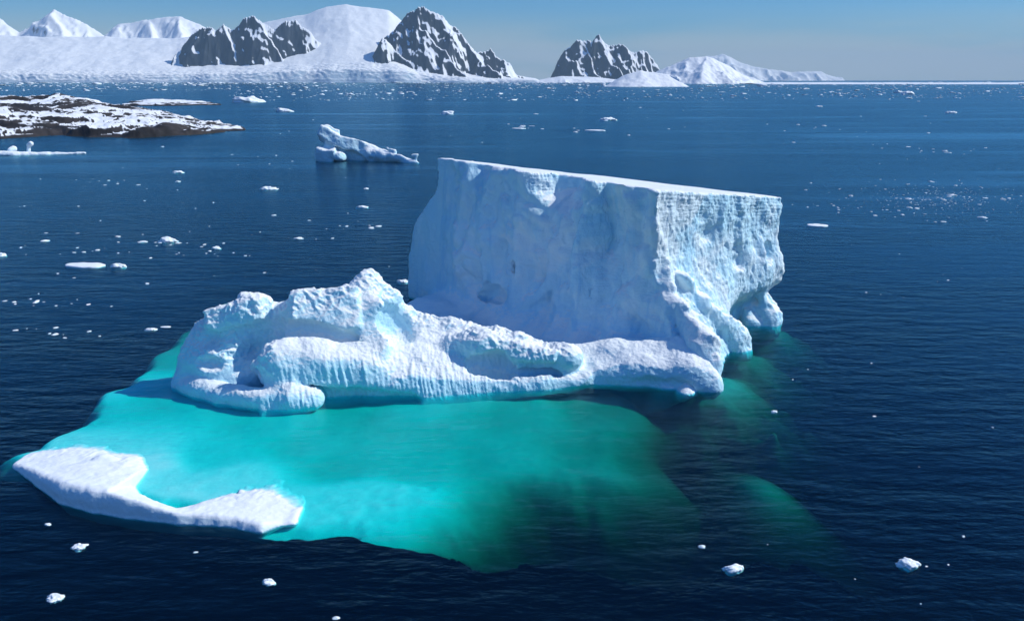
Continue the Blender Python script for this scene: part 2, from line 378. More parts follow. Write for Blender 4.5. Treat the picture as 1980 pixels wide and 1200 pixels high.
# --- tabular block
L, Fc, Rc = Y(847, 304, 215.), Y(1275, 367, 168.), Y(1505, 380, 200.)
def build_block():
    h = 0.55 / RES
    fd = Field((-42, 140, -14), (84, 238, 43), h)
    fd.warp([(7.0, 1.1), (3.0, 0.6), (1.4, 0.3)], 5)
    x, y, z = fd.xyz()
    nt_ = np.cross(Fc - L, Rc - L); nt_ /= np.linalg.norm(nt_); nt_ = nt_ if nt_[2] > 0 else -nt_
    def side(p, q, inside):
        e = (q - p)[:2]; Ls = np.linalg.norm(e); e = e / Ls; n = np.array((e[1], -e[0]))
        if n @ (inside - p)[:2] > 0: n = -n
        return (x - p[0]) * n[0] + (y - p[1]) * n[1], ((x - p[0]) * e[0] + (y - p[1]) * e[1]) / Ls, n, Ls
    df, sf, nf, Lf = side(L, Fc, Rc)
    dr, sr, nr, Lr = side(Fc, Rc, L)
    db, sb, nb, Lb = side(L, Rc, Fc)
    z1 = z + np.zeros_like(x)
    # front wall: flaring apron below, big shallow flutes
    of = (7.5 * np.clip((11 - z) / 11, 0, 1.6) ** 2 + 0.06 * np.clip(38 - z, 0, 40)) * sstep(-0.05, 0.25, sf)
    of = of + sstep(-0.02, 0.16, sf) * (2.6 * noise(sf * 5.0 + 3.1, z * 0.035, 0.3, 5) + 4.6 * np.abs(noise(sf * 7 + 0.25 * np.sin(z * 0.12) + 0.012 * z, z * 0.03, 2.7, 6)) + 1.8 * np.abs(noise(sf * 17 - 0.02 * z, z * 0.07, 1.7, 16)) + 2.6 * np.abs(noise(sf * 7.7 + 0.4 * noise(sf * 9, z * 0.2, 3.1, 20), z * 0.10, 9.7, 18)) * sstep(4, 12, z) + 1.6 * np.abs(noise(sf * 16, z * 0.27, 2.2, 21)) * sstep(4, 12, z) - 1.5 + 2.0 * np.abs(noise(sf * 6 + 0.07 * z, z * 0.03, 5.7, 17)))
    # set-back panel right of the scar and next to the corner
    jag = 0.012 * noise(sf * 3, z * 0.5, 0.9, 19)
    for s0, am, ln in ((0.13, 1.2, 0.0011), (0.29, 1.0, -0.0009), (0.40, 1.4, 0.0016), (0.70, 1.3, -0.0012), (0.885, 1.2, 0.0010)):   # upright broken panels
        of = of + am * sstep(-0.004, 0.004, sf - s0 + ln * (z - 20) + 1.4 * jag) * (1 - sstep(0.05, 0.13, sf - s0)) * sstep(3, 12, z)
    scar = sstep(27.5, 37.5, z)
    of = of - 7.5 * scar * sstep(0.512 + 0.03 * (1 - scar), 0.545 + 0.03 * (1 - scar), sf + 1.5 * jag) * (1 - sstep(0.62, 0.77, sf))
    of = of - 2.8 * sstep(0.79, 0.812, sf + jag + 0.0012 * (z - 30)) * sstep(14, 27, z) * (1 - sstep(0.93, 0.985, sf + 2 * jag))
    of = of + 1.6 * sstep(0.735, 0.76, sf + 0.004 * (37 - z) * 0.3 + jag) * (1 - sstep(0.76, 0.80, sf + jag)) * sstep(6, 20, z)
    # right-hand face: hull that swells at mid height and is undercut below
    orr = 1.6 * np.exp(-((z - 14) / 7.0) ** 2) * sstep(0.55, 0.95, sr) - 4.5 * sstep(11, 3, z) * sstep(0.45, 0.75, sr)
    orr = orr + 1.3 * noise(sr * 4.0 + 9, z * 0.06, 1.2, 7) + 0.8 * np.abs(noise(sr * 9, z * 0.12, 4.2, 8))
    orr = orr + 15.0 * np.clip((25 - z) / 25, 0, 1.05) ** 1.7 * np.clip(1 - 1.25 * sr, 0, 1.1) * (1 - sstep(0.50, 0.72, sr))
    ob = 0.14 * np.clip(36 - z, 0, 18) * (1 - 0.55 * sb) + 1.5 * noise(sb * 5, z * 0.05, 8.1, 9)
    lft = 4.5 * sstep(37, 20, z) * (1 - sstep(0.0, 0.22, sf))
    d = np.maximum(df - of - 0.15 * lft, dr - orr)
    dq = db - ob - lft; kk = np.clip(0.5 - 0.5 * (d - dq) / 2.0, 0, 1); d = d * (1 - kk) + dq * kk + 2.0 * kk * (1 - kk) * (1 - sstep(30, 38, z)) * (1 - sstep(0.2, 0.5, sb))
    dt = (x - L[0]) * nt_[0] + (y - L[1]) * nt_[1] + (z - L[2]) * nt_[2]
    dt = dt + 0.25 * noise(x * 0.08, y * 0.08, 0.0 * z, 31)
    d = np.maximum(d, dt)
    fd.d[:] = np.maximum(d + 1.5 * np.clip(-z - 0.3, 0, 99), -(z + 13))
    def wall(u, v, off=0.0):                                  # point on the front wall plane
        d = np.array(ray(u, v)); t = ((L[0] - 0) * nf[0] + (L[1] - 0) * nf[1]) / (d[0] * nf[0] + d[1] * nf[1])
        return np.array((0, 0, CAMH)) + d * t + np.array((nf[0], nf[1], 0)) * off
    def rwall(u, v, off=0.0):
        d = np.array(ray(u, v)); t = (Fc[0] * nr[0] + Fc[1] * nr[1]) / (d[0] * nr[0] + d[1] * nr[1])
        return np.array((0, 0, CAMH)) + d * t + np.array((nr[0], nr[1], 0)) * off
    fd.chain([(rwall(1335, 530, 3.0), 1.4), (rwall(1356, 575, 6.0), 2.6), (rwall(1380, 640, 10.5), 4.0), (rwall(1395, 690, 13), 4.5)], 1.0, 'sub')
    fd.chain([(rwall(1405, 560, 3.0), 1.5), (rwall(1425, 600, 4.0), 2.4), (rwall(1440, 640, 5.0), 2.6)], 1.0, 'sub')
    # spur and foot under the corner
    fd.chain([(Y(1279, 500, 169.5), 0.5), (Y(1290, 560, 167), 1.0), (Y(1305, 600, 163.5), 1.4), (Y(1340, 640, 159.5), 1.8), (Y(1358, 668, 157.0), 2.4), (Y(1366, 705, 155.2), 2.6)], 2.5)
    fd.chain([(Y(1318, 530, 171), 1.0), (Y(1352, 580, 173), 1.6), (Y(1388, 625, 176), 2.2), (Y(1402, 645, 178), 3.2)], 1.6)
    fd.ell(Y(1402, 656, 179), (5.6, 5.0, 5.0), 1.8); fd.ell(Y(1460, 604, 201), (5.5, 3.5, 5.5), 1.5); fd.ell(Y(1476, 620, 199), (4.0, 3.0, 4.0), 1.5); fd.chain([(Y(1408, 652, 178.5), 3.0), (Y(1424, 670, 177.5), 3.0), (Y(1437, 679, 177), 1.5)], 1.5)
    fd.chain([(Y(1474, 556, 197), 1.2), (Y(1480, 585, 198), 1.0), (Y(1478, 608, 198), 2.4), (Y(1474, 634, 198.5), 4.0)], 1.2)
    fd.chain([(Y(1442, 604, 197.5), 0.9), (Y(1448, 636, 197.5), 3.0)], 1.2); fd.ell((-19, 205, 0), (11, 12, 4.5), 3.0)
    # hollows: cave in the wall, scoop between the spurs, broken niches on the right-hand face
    fd.chain([(wall(950, 574, 2.6), 1.6), (wall(968, 562, 2.6), 2.6), (wall(984, 572, 2.6), 2.0)], 0.5, 'sub')
    fd.ell(wall(1010, 512, 2.5), (1.5, 2.6, 2.0), 0.6, 'sub', rz=-0.75)
    fd.ell(wall(1205, 470, 3.2), (2.0, 3.6, 9.0), 1.2, 'sub', rz=-0.75)
    fd.chain([(wall(1142, 385, -0.2), 1.0), (wall(1136, 430, .2), 1.2), (wall(1155, 500, .8), 1.5), (wall(1160, 560, 1.2), 1.2)], 1.2)
    fd.chain([(wall(1080, 470, .4), 0.7), (wall(1075, 540, .8), 1.6), (wall(1010, 600, 1.5), 1.5), (wall(1003, 640, 2.0), 1.2)], 1.5)
    for line in ([(1122, 368), (1132, 410), (1128, 450), (1148, 505), (1152, 575)], [(1215, 385), (1228, 470), (1222, 540)]):
        fd.chain([(wall(u_, v_, 2.2), 1.1) for u_, v_ in line], 0.3, 'sub')
    fd.ell(rwall(1370, 455, 1.0), (4.0, 2.0, 3.0), 0.8, 'sub', rz=0.73)
    fd.ell(rwall(1355, 412, 0.8), (3.0, 1.5, 1.6), 0.5, 'sub', rz=0.73)
    fd.ell(rwall(1425, 430, 1.2), (2.6, 2.0, 3.0), 0.6, 'sub', rz=0.73)
    fd.ell(rwall(1425, 495, 1.5), (2.6, 2.2, 4.2), 0.8, 'sub', rz=0.73)
    fd.ell(rwall(1475, 490, 1.5), (2.2, 2.2, 3.6), 0.8, 'sub', rz=0.73)
    V, F = fd.mesh(); V, F = subdivide(V, F); V = smooth(V, F, 1, 0.5)
    N = normals(V, F); X, Yy, Z = V.T
    up = np.clip(N[:, 2], 0, 1); sidew = 1 - sstep(0.5, 0.9, up)
    s = X * nf[1] - Yy * nf[0]
    rightf = sstep(0.2, 0.6, N[:, 0])
    a = sidew * (0.45 + 0.25 * rightf)
    disp = a * (0.9 * fbm(X * 0.22, Yy * 0.22, Z * 0.10, 4, 41) + 0.35 * ridged(X * 0.35, Yy * 0.35, Z * 0.22, 3, 44) * rightf)
    disp += 0.16 * fbm(X * 1.1, Yy * 1.1, Z * 0.8, 2, 47) * sidew * (0.5 + rightf) + 0.6 * sidew * (0.3 - np.abs(noise(X * 0.13 + 0.5 * noise(X * .06, Yy * .06, Z * .06, 191), Yy * 0.13, Z * 0.05, 193)))
    # thin layers of firn near the top of the right-hand face
    plane = (V - L) @ nt_
    disp += rightf * sidew * sstep(-9, -2, plane) * 0.07 * np.sin(plane * 8.0 + 2.5 * noise(X * 0.1, Yy * 0.1, Z * 0.1, 3))
    V = V + N * disp[:, None]
    return V, F
V, F = build_block()
child('tabular_block', to_mesh('tabular_block', V, F, M_TAB), berg)

# --- front ridge
def build_ridge():
    h = 0.42 / RES
    fd = Field((-76, 134, -8), (48, 190, 27), h)
    fd.warp([(6.0, 0.5), (2.6, 0.22)], 8)
    x, y, z = fd.xyz()
    xs = fd.ax[0]
    # front waterline, height of the lip there, crest line
    fw = np.array([G(*q) for q in [(480, 792), (560, 785), (640, 772), (720, 768), (800, 764), (900, 758), (960, 754), (1050, 752), (1140, 740), (1200, 740), (1290, 749), (1385, 754)]])
    cr = np.array([Y(*q) for q in [(470, 640, 156), (530, 600, 157), (570, 568, 156), (640, 563, 158), (690, 540, 160), (712, 524, 162), (735, 540, 162), (770, 572, 163), (805, 603, 164), (870, 612, 163), (930, 632, 162), (962, 628, 161), (1040, 660, 159), (1090, 673, 157), (1112, 692, 157), (1140, 713, 158), (1180, 697, 159), (1240, 692, 159), (1330, 682, 158.5), (1362, 668, 157.5), (1386, 725, 155)]])
    yf = np.interp(xs, fw[:, 0], fw[:, 1]); yc = np.interp(xs, cr[:, 0], cr[:, 1]); zc = np.interp(xs, cr[:, 0], cr[:, 2])
    end = sstep(-50, -44, xs) * (1 - sstep(41.5, 44, xs))
    zc = zc * end - 6 * (1 - end)
    lipx = [-52, -44, -36, -20, -12, 0, 10, 16, 24, 41, 44]; lipv = [1.0, 2.5, 3.5, 4.0, 2.5, 1.2, 1.2, 1.0, 3.0, 2.5, -3]
    lip = np.minimum(np.interp(xs, lipx, lipv), zc)
    yf, yc, zc, lip = [q[:, None] for q in (yf, yc, zc, lip)]
    y2 = y[:, :, 0]; x2 = x[:, :, 0]
    t = (y2 - yf) / (yc - yf)
    wob = 0.10 * noise(x2 * 0.12, y2 * 0.12, 0, 61)
    front = lip + (zc - lip) * np.clip(t + wob * t * (1 - t) * 4, 0, 1) ** 0.95
    floor = 2.2 + 0 * x2
    back = floor + (zc - floor) * np.clip(1 - (y2 - yc) / np.maximum(4.0 + 0.55 * zc, 2.0), 0, 1) ** 1.25
    zt = np.where(t < 1, front, np.where(zc > floor, back, zc))
    zt = np.where(t < 0, lip + t * (yc - yf) * 3.0, zt)
    zt = zt + 0.6 * fbm(x2 * 0.16, y2 * 0.16, 0, 3, 63) * sstep(0, 0.3, t)
    far = np.clip((x2 - (-20)) * 0.68 + (y2 - 182) * 0.73, 0, 99) * 0   # the floor runs in under the wall
    zt = zt - np.clip(y2 - 178, 0, 99) * 0.8 - np.clip(-46 - x2, 0, 99) * 0.8 * (y2 > 160) - far
    fd.d[:] = (z - zt[:, :, None]) * 0.62
    # rounded nose of the lower tongue, blocks of the upper cliff
    fd.chain([(Y(500, 698, 149.5), 3.0), (Y(545, 705, 149.5), 4.6), (Y(620, 712, 150.5), 5.2), (Y(700, 715, 151.5), 5.0)], 3.0)
    fd.box(Y(594, 604, 156), (3.0, 3.4, 3.9), 0.8, 1.0, 'add', (-0.55, 0.1, 0.25)); fd.box(Y(655, 606, 156.5), (4.6, 3.4, 4.4), 0.8, 1.0, 'add', (-0.6, -0.12, 0.1)); fd.chain([(Y(712, 532, 162), 0.8), (Y(708, 552, 161.5), 2.6), (Y(715, 600, 159.5), 5.0)], 1.5); fd.chain([(Y(712, 530, 162), 0.8), (Y(760, 580, 162), 1.6)], 1.0)
    fd.box(Y(738, 640, 155.5), (3.0, 3.0, 5.0), 0.8, 1.8, 'add', (-0.6, 0.3, -0.2)); fd.ell((-47, 160, 5), (8, 5, 9.5), 2.0)
    fd.ell(Y(545, 640, 160), (6, 4, 6), 2.0)
    # overhung band between them, opening towards the end of the ridge
    fd.chain([(Y(470, 662, 150.0), 4.8), (Y(525, 648, 151.6), 3.5), (Y(580, 640, 152.2), 2.5), (Y(640, 645, 152.0), 1.7), (Y(705, 657, 152.2), 0.6)], 0.35, 'sub')
    fd.chain([(Y(600, 668, 147.0), 0.5), (Y(660, 656, 149.3), 0.6), (Y(712, 668, 149.5), 0.5)], 0.5, 'sub')
    # undercut along the waterline below the tongue
    fd.chain([(Y(600, 770, 144.2), 2.8), (Y(690, 776, 145.6), 3.0), (Y(800, 774, 147.2), 1.6)], 0.8, 'sub')
    fd.ell(Y(668, 620, 150.0), (1.4, 1.6, 1.3), 0.4, 'sub')
    fd.chain([(Y(745, 560, 160), 0.5), (Y(735, 610, 155.8), 1.0), (Y(752, 660, 152.4), 0.6)], 0.5, 'sub')
    # hollow right of the peak, and the two caves of the low stretch
    fd.ell(Y(765, 628, 157), (4.6, 4.4, 4.6), 1.0, 'sub', rz=0.4); fd.ell(Y(855, 638, 157.5), (5.0, 3.2, 2.0), 0.6, 'sub')
    fd.chain([(Y(880, 668, 157.5), 2.2), (Y(930, 664, 156.8), 3.0), (Y(1000, 676, 156.8), 2.6), (Y(1060, 692, 157.4), 1.6)], 1.5)
    fd.box(Y(1030, 688, 155.4), (4.6, 2.4, 1.5), 0.6, 0.9, 'add', (-0.5, 0.12, -0.08)); fd.chain([(Y(992, 684, 155.6), 1.6), (Y(1000, 708, 154.6), 1.1)], 0.8)
    fd.chain([(Y(922, 704, 153.6), 2.4), (Y(962, 704, 154), 3.1), (Y(984, 718, 154), 2.2)], 0.3, 'sub'); fd.chain([(Y(1010, 724, 153.8), 1.5), (Y(1075, 728, 154.4), 1.4)], 0.3, 'sub')
    fd.chain([(Y(905, 752, 151.8), 1.0), (Y(960, 748, 152.2), 0.9), (Y(1060, 746, 152.6), 0.9), (Y(1130, 735, 154.9), 1.3)], 0.8)
    fd.ell(Y(985, 738, 155.0), (3.0, 1.8, 1.2), 0.8)
    fd.chain([(Y(1150, 728, 157), 1.9), (Y(1240, 722, 156.0), 2.6), (Y(1330, 722, 155), 2.9), (Y(1376, 738, 153.4), 1.8)], 3.0)
    fd.chain([((8, 163, 1.5), 2.5), ((22, 163, 2.2), 3.5), ((35, 161, 3.5), 4.5)], 4.0); fd.ell((-18, 186, 0), (12, 13, 4), 2.0)
    # rounded end of the ridge and foot with its shaded front
    fd.ell(Y(1095, 690, 156.5), (3.2, 3.2, 2.6), 1.5)
    fd.chain([(Y(1170, 744, 152.6), 1.4), (Y(1250, 747, 151.4), 2.0), (Y(1330, 748, 150.8), 1.4)], 0.5, 'sub')
    fd.chain([(Y(1330, 722, 154), 1.6), (Y(1362, 743, 153.2), 1.7), (Y(1378, 752, 152.4), 1.0)], 2.5)
    # detached-looking knob at the end of the ridge, on its waisted stem
    fd.ell((-56, 157, 0), (8.5, 7.5, 6.5), 2.5)
    fd.chain([(Y(425, 700, 154.5), 5.0), (Y(440, 655, 156.5), 4.0), (Y(470, 625, 158), 4.0)], 2.0)
    fd.box(Y(460, 608, 156.0), (6.0, 4.0, 2.2), 0.8, 0.8, 'add', (-0.35, -0.20, 0.12)); fd.box(Y(492, 594, 157), (3.2, 3.2, 2.3), 0.8, 1.0, 'add', (-0.3, 0.25, 0.3))
    fd.chain([(Y(500, 620, 157.5), 2.4), (Y(545, 612, 157.5), 2.2), (Y(580, 600, 157), 2.5)], 1.2)
    fd.ell(Y(395, 655, 151), (3.6, 3.2, 2.0), 0.6, 'sub'); fd.ell(Y(405, 705, 149.3), (3.4, 2.6, 1.5), 0.6, 'sub')
    fd.ell(Y(495, 668, 150), (3.2, 4.5, 3.4), 0.6, 'sub'); fd.ell(Y(480, 720, 147), (3.0, 3.6, 2.4), 0.6, 'sub')
    fd.chain([(Y(405, 640, 157), 2.6), (Y(388, 690, 156), 3.2), (Y(362, 735, 155), 2.2), (Y(338, 746, 153.5), 0.8)], 2.0)
    # low foot at the water
    fd.chain([(Y(345, 748, 153), 1.0), (Y(390, 752, 150), 2.1), (Y(440, 764, 146.8), 2.4), (Y(500, 775, 143.7), 2.2), (Y(560, 770, 143.6), 2.4), (Y(608, 770, 144.4), 2.0)], 1.2)
    fd.ell(Y(545, 752, 146.5), (2.2, 2.0, 1.8), 0.8, 'sub')
    fd.d[:] = np.maximum(fd.d + 1.6 * np.clip(-z - 0.3, 0, 99) * sstep(-14, 8, x), -(z + 7))
    V, F = fd.mesh(); V, F = subdivide(V, F); V = smooth(V, F, 1, 0.5)
    N = normals(V, F); X, Yy, Z = V.T
    zcv = np.interp(X, xs, zc[:, 0]); hi = sstep(-5, 0, Z - zcv) * sstep(3, 8, Z) * sstep(17, 8, X)
    lowf = sstep(11, 5, Z) * sstep(-52, -44, X) * sstep(12, 6, X)
    disp = 0.14 * fbm(X * 0.28, Yy * 0.28, Z * 0.28, 4, 71) + hi * (0.40 * ridged(X * 0.55, Yy * 0.55, Z * 0.55, 3, 75) - 0.25)
    wx, wy, wz = [0.8 * fbm(X * .1, Yy * .1, Z * .1, 2, 170 + 3 * i) for i in range(3)]
    disp += 0.40 * (0.30 - np.abs(noise(X * 0.17 + wx, Yy * 0.17 + wy, Z * 0.24 + wz, 181))) + 0.16 * (0.3 - np.abs(noise(X * 0.42 + wx, Yy * 0.42 + wy, Z * 0.5 + wz, 183)))
    disp += 0.42 * lowf * np.abs(noise(X * 1.5 + 0.3 * Z, Yy * 0.3, Z * 0.12, 78)) + 0.05 * fbm(X * 1.6, Yy * 1.6, Z * 0.9, 2, 79) + 0.09 * (ridged(X * 0.9 + wx, Yy * 0.9 + wy, Z * 1.1, 2, 187) - 0.8)
    V = V + N * (disp * sstep(-1.5, 0.6, Z) )[:, None]
    return V, F
V, F = build_ridge()
child('front_ridge', to_mesh('front_ridge', V, F, M_ICE), berg)

# --- drowned ice shelf round the foot of the berg
def build_shelf():
    S = [(100, 872, .7), (60, 880, .8), (160, 800, 2), (230, 752, 1.2), (300, 770, 2.2), (290, 900, .5), (400, 880, 1.8), (330, 960, .6), (450, 930, .8), (600, 985, 1.0), (560, 1025, 1.2),
         (700, 960, 1.2), (780, 1035, 1.7), (850, 990, 2.2), (600, 860, 3.0), (700, 800, 3.8), (500, 820, 2.4), (850, 850, 3.8), (650, 905, 3.4), (800, 905, 3.6), (950, 900, 4.3), (1050, 960, 5.5), (1000, 800, 4.4),
         (1150, 900, 6.5), (1150, 1000, 7.5), (1150, 800, 7), (1240, 900, 9), (1240, 980, 10), (1320, 800, 18), (1400, 735, 5), (1450, 780, 16), (1500, 650, 10), (1350, 830, 24), (1500, 860, 32), (1600, 900, 40), (1600, 1000, 40),
         (1390, 1000, 36), (330, 690, 3.5), (300, 660, 4.5), (390, 630, 5), (800, 785, 2.8), (900, 772, 3.2), (1000, 772, 4.2), (1100, 768, 6.0), (1000, 730, 5), (900, 715, 4), (700, 720, 3), (800, 700, 3.5), (600, 740, 2.5), (1120, 700, 8), (900, 620, 8), (600, 640, 6), (950, 1010, 4.5), (1560, 700, 30)]
    S = [(u, v, 0.52 * d) for u, v, d in S]
    P = np.array([np.r_[G(u, v, -d)[:2], math.log(d)] for u, v, d in S])
    n = 400; xs = np.linspace(-100, 95, n); ys = np.linspace(58, 225, n)
    X, Yy = np.meshgrid(xs, ys, indexing='ij')
    r2 = (X[..., None] - P[:, 0]) ** 2 + (Yy[..., None] - P[:, 1]) ** 2
    w = 1 / (r2 + 9.0) ** 2
    D = np.exp((w * P[:, 2]).sum(-1) / w.sum(-1))
    D = D * (1.0 + 0.16 * fbm(X * 0.08, Yy * 0.08, 0, 4, 91)) + 0.07 * fbm(X * 0.4, Yy * 0.4, 0, 4, 95)
    # drop-off outside the plan outline
    out = np.array([G(*q)[:2] for q in [(-10, 882, -.7), (60, 858), (150, 792), (130, 802), (165, 770), (180, 752), (225, 742), (245, 712), (300, 655), (345, 615), (390, 590), (500, 480), (1400, 480), (2200, 600), (2300, 1060, -10), (1500, 1060, -10), (1300, 1050, -10), (1180, 1050, -9.5), (1000, 1052, -9), (930, 1052, -6), (860, 1046, -3), (780, 1054, -1.6), (690, 1038, -1.5), (575, 1047, -1.2), (520, 1022), (430, 1000), (350, 993), (260, 970), (180, 945), (115, 930), (40, 892)]])
    out = resample(np.vstack([out, out[:1]]), 260)
    dist = np.full(X.shape, 1e9); ins = np.zeros(X.shape, bool)
    for (ax, ay), (bx, by) in zip(out[:-1], out[1:]):
        ex, ey = bx - ax, by - ay; t = np.clip(((X - ax) * ex + (Yy - ay) * ey) / (ex * ex + ey * ey + 1e-9), 0, 1)
        dist = np.minimum(dist, np.hypot(X - ax - t * ex, Yy - ay - t * ey))
        c = (ay > Yy) != (by > Yy); ins ^= c & (X < (bx - ax) * (Yy - ay) / (by - ay + 1e-12) + ax)
    sd_ = np.where(ins, dist, -dist) + 2.2 * fbm(X * 0.09, Yy * 0.09, 0, 5, 97)
    A, B = G(1210, 740)[:2], G(1130, 1070)[:2]; e = (B - A) / np.linalg.norm(B - A)
    q = -((X - A[0]) * e[1] - (Yy - A[1]) * e[0])              # metres out beyond the brow where the ice dips away
    qq = np.clip(q + 4 * fbm(X * 0.05, Yy * 0.05, 0, 3, 93) + 3, 0, 99)
    D = D + 0.014 * qq ** 2
    pc = G(720, 992, -1.2); pm = ((X - pc[0]) / 15) ** 2 + ((Yy - pc[1]) / 7.5) ** 2 + 0.6 * fbm(X * 0.2, Yy * 0.2, 0, 4, 96)
    D = D + (0.65 + 0.2 * fbm(X * 0.5, Yy * 0.5, 0, 4, 98) - D) * sstep(1.4, 0.6, pm) * 0.8
    D = D + 3.5 * sstep(4.5, -0.5, sd_) ** 1.6 * (1 - 0.75 * sstep(108, 100, Yy) * sstep(0, -16, X)) 
    D = D + 7.5 * sstep(13, 0, sd_) ** 1.3 * sstep(-24, 12, X) * sstep(135, 118, Yy)
    c = G(1480, 944, -4.6)
    rr = ((X - c[0]) / 5.6) ** 2 + ((Yy - c[1]) / np.where(Yy > c[1], 11.0, 4.6)) ** 2; D = np.minimum(D, 5.0 + 4.2 * (np.sqrt(1 + rr * 1.8) - 1) + 0.3 * fbm(X * 0.15, Yy * 0.15, 0, 3, 103))
    for fu, fv, fdp in ((1400, 738, 2.6), (1490, 640, 3.6), (1445, 690, 3.6)):   # drowned ledges round the feet
        c = G(fu, fv, -fdp); rr = ((X - c[0]) / 6.0) ** 2 + ((Yy - c[1]) / 8.0) ** 2; rr = rr * (1 + 0.7 * fbm(X * 0.15, Yy * 0.15, 0, 3, 99)); D = np.minimum(D, fdp + 3.4 * (np.sqrt(1 + 1.6 * rr) - 1) + 0.3 * fbm(X * 0.4, Yy * 0.4, 0, 3, 101))
    D = np.clip(D, 0.25, 52)
    Fq = grid_faces(n, n); keep = (sd_.ravel()[Fq] > 0).any(1); Ft = Fq[keep]
    gx, gy = np.gradient(sd_, xs, ys); g2 = np.maximum(gx * gx + gy * gy, 0.3); over = np.clip(-sd_, 0, 1.5)
    X = X + over * gx / g2; Yy = Yy + over * gy / g2          # rim follows the outline, not the grid
    top = np.stack([X.ravel(), Yy.ravel(), -D.ravel()], 1)
    bot = top.copy(); bot[:, 2] = np.maximum(bot[:, 2] - 0.05 - 0.38 * np.clip(sd_.ravel(), 0, 30), -56)
    V = np.concatenate([top, bot]); Fa = np.concatenate([Ft, Ft[:, ::-1] + n * n])
    used = np.unique(Fa); m = np.zeros(len(V), np.int64); m[used] = np.arange(len(used))
    return to_mesh('underwater_shelf', V[used], m[Fa], M_SHELF)
child('underwater_shelf', build_shelf(), berg)

# ------------------------------------------------------------------ crescent floe
def build_floe():
    h = 0.3 / RES
    fd = Field((-90, 92, -4), (-22, 132, 7), h); x, y, z = fd.xyz(); xs = fd.ax[0]
    fw = np.array([np.r_[G(u, v)[:2], r] for u, v, r in [(8, 893, .3), (60, 930, 1.6), (115, 972, 3.4), (180, 990, 3.9), (240, 1000, 4.0), (290, 1006, 3.2), (350, 1012, 1.9), (430, 1016, 1.5), (505, 1029, 1.2), (545, 1015, 0.5)]])
    bk = np.array([G(*q)[:2] for q in [(8, 884), (60, 876), (150, 866), (270, 884), (283, 912), (258, 940), (270, 955), (300, 970), (345, 985), (400, 968), (455, 952), (520, 950), (560, 975), (592, 985)]])
    o = np.argsort(bk[:, 0]); yf = np.interp(xs, fw[:, 0], fw[:, 1]); rim = np.interp(xs, fw[:, 0], fw[:, 2]); yb = np.interp(xs, bk[o, 0], bk[o, 1])
    yf, yb, rim = [q[:, None] for q in (yf, yb, rim)]
    x2, y2 = x[:, :, 0], y[:, :, 0]
    yfn = yf + 0.5 * noise(x2 * 0.35, 0 * y2, 0, 11); t = (y2 - yfn) / np.maximum(yb - yf, 2.0)
    rim = rim * 0.8
    zt = rim * np.where(t < 1, np.clip(1 - t, 0, 1) ** 0.7, (1 - t) * 1.2) - 0.25 * np.clip(t - 1, 0, 9)
    zt = zt + 0.5 * rim * np.exp(-((t - 0.12) / 0.1) ** 2) * 0.2
    zt = zt + 0.16 * fbm(x2 * 0.25, y2 * 0.3, 0, 4, 13) + 0.30 * np.abs(noise(x2 * 0.9, y2 * 0.45, 0, 17)) * sstep(0.45, 1.0, t)
    zt = zt - 8 * sstep(-80.5, -84.5, x2) - 6 * sstep(-31, -27, x2)
    d = (z - zt[:, :, None]) * 0.75
    dfr = (yfn[:, :, None] - y) * 0.9 + 0.16 * (z - 0.6) - 0.1 * np.exp(-((z - 0.4) / 0.5) ** 2) * -1
    kk = np.clip(0.5 - 0.5 * (d - dfr) / 1.2, 0, 1); d = d * (1 - kk) + dfr * kk + 1.2 * kk * (1 - kk); fd.d[:] = np.maximum(d + 1.3 * np.clip(-z - 0.2, 0, 9) * np.exp(-np.clip((y - yfn[:, :, None]) / 5, 0, 9)), -(z + 3.4))
    fd.ell(Y(200, 888, 118.5), (1.7, 1.1, 0.9), 0.4, rz=0.2); fd.ell(Y(214, 889, 118.2), (1.2, 0.8, 0.5), 0.4)
    fd.chain([(Y(458, 955, 110), 0.5), (Y(452, 985, 104), 0.35)], 0.3, 'sub')
    V, F = fd.mesh(); V, F = subdivide(V, F); V = smooth(V, F, 1, 0.5); N = normals(V, F); X, Yy, Z = V.T
    V = V + N * (0.06 * fbm(X * 0.9, Yy * 0.9, Z * 0.9, 3, 19))[:, None]
    return to_mesh('crescent_floe', V, F, M_FLOE)
link('ice_floe', build_floe(), label='low crescent-shaped snowy floe at the edge of the turquoise shallows', cat='ice floe')

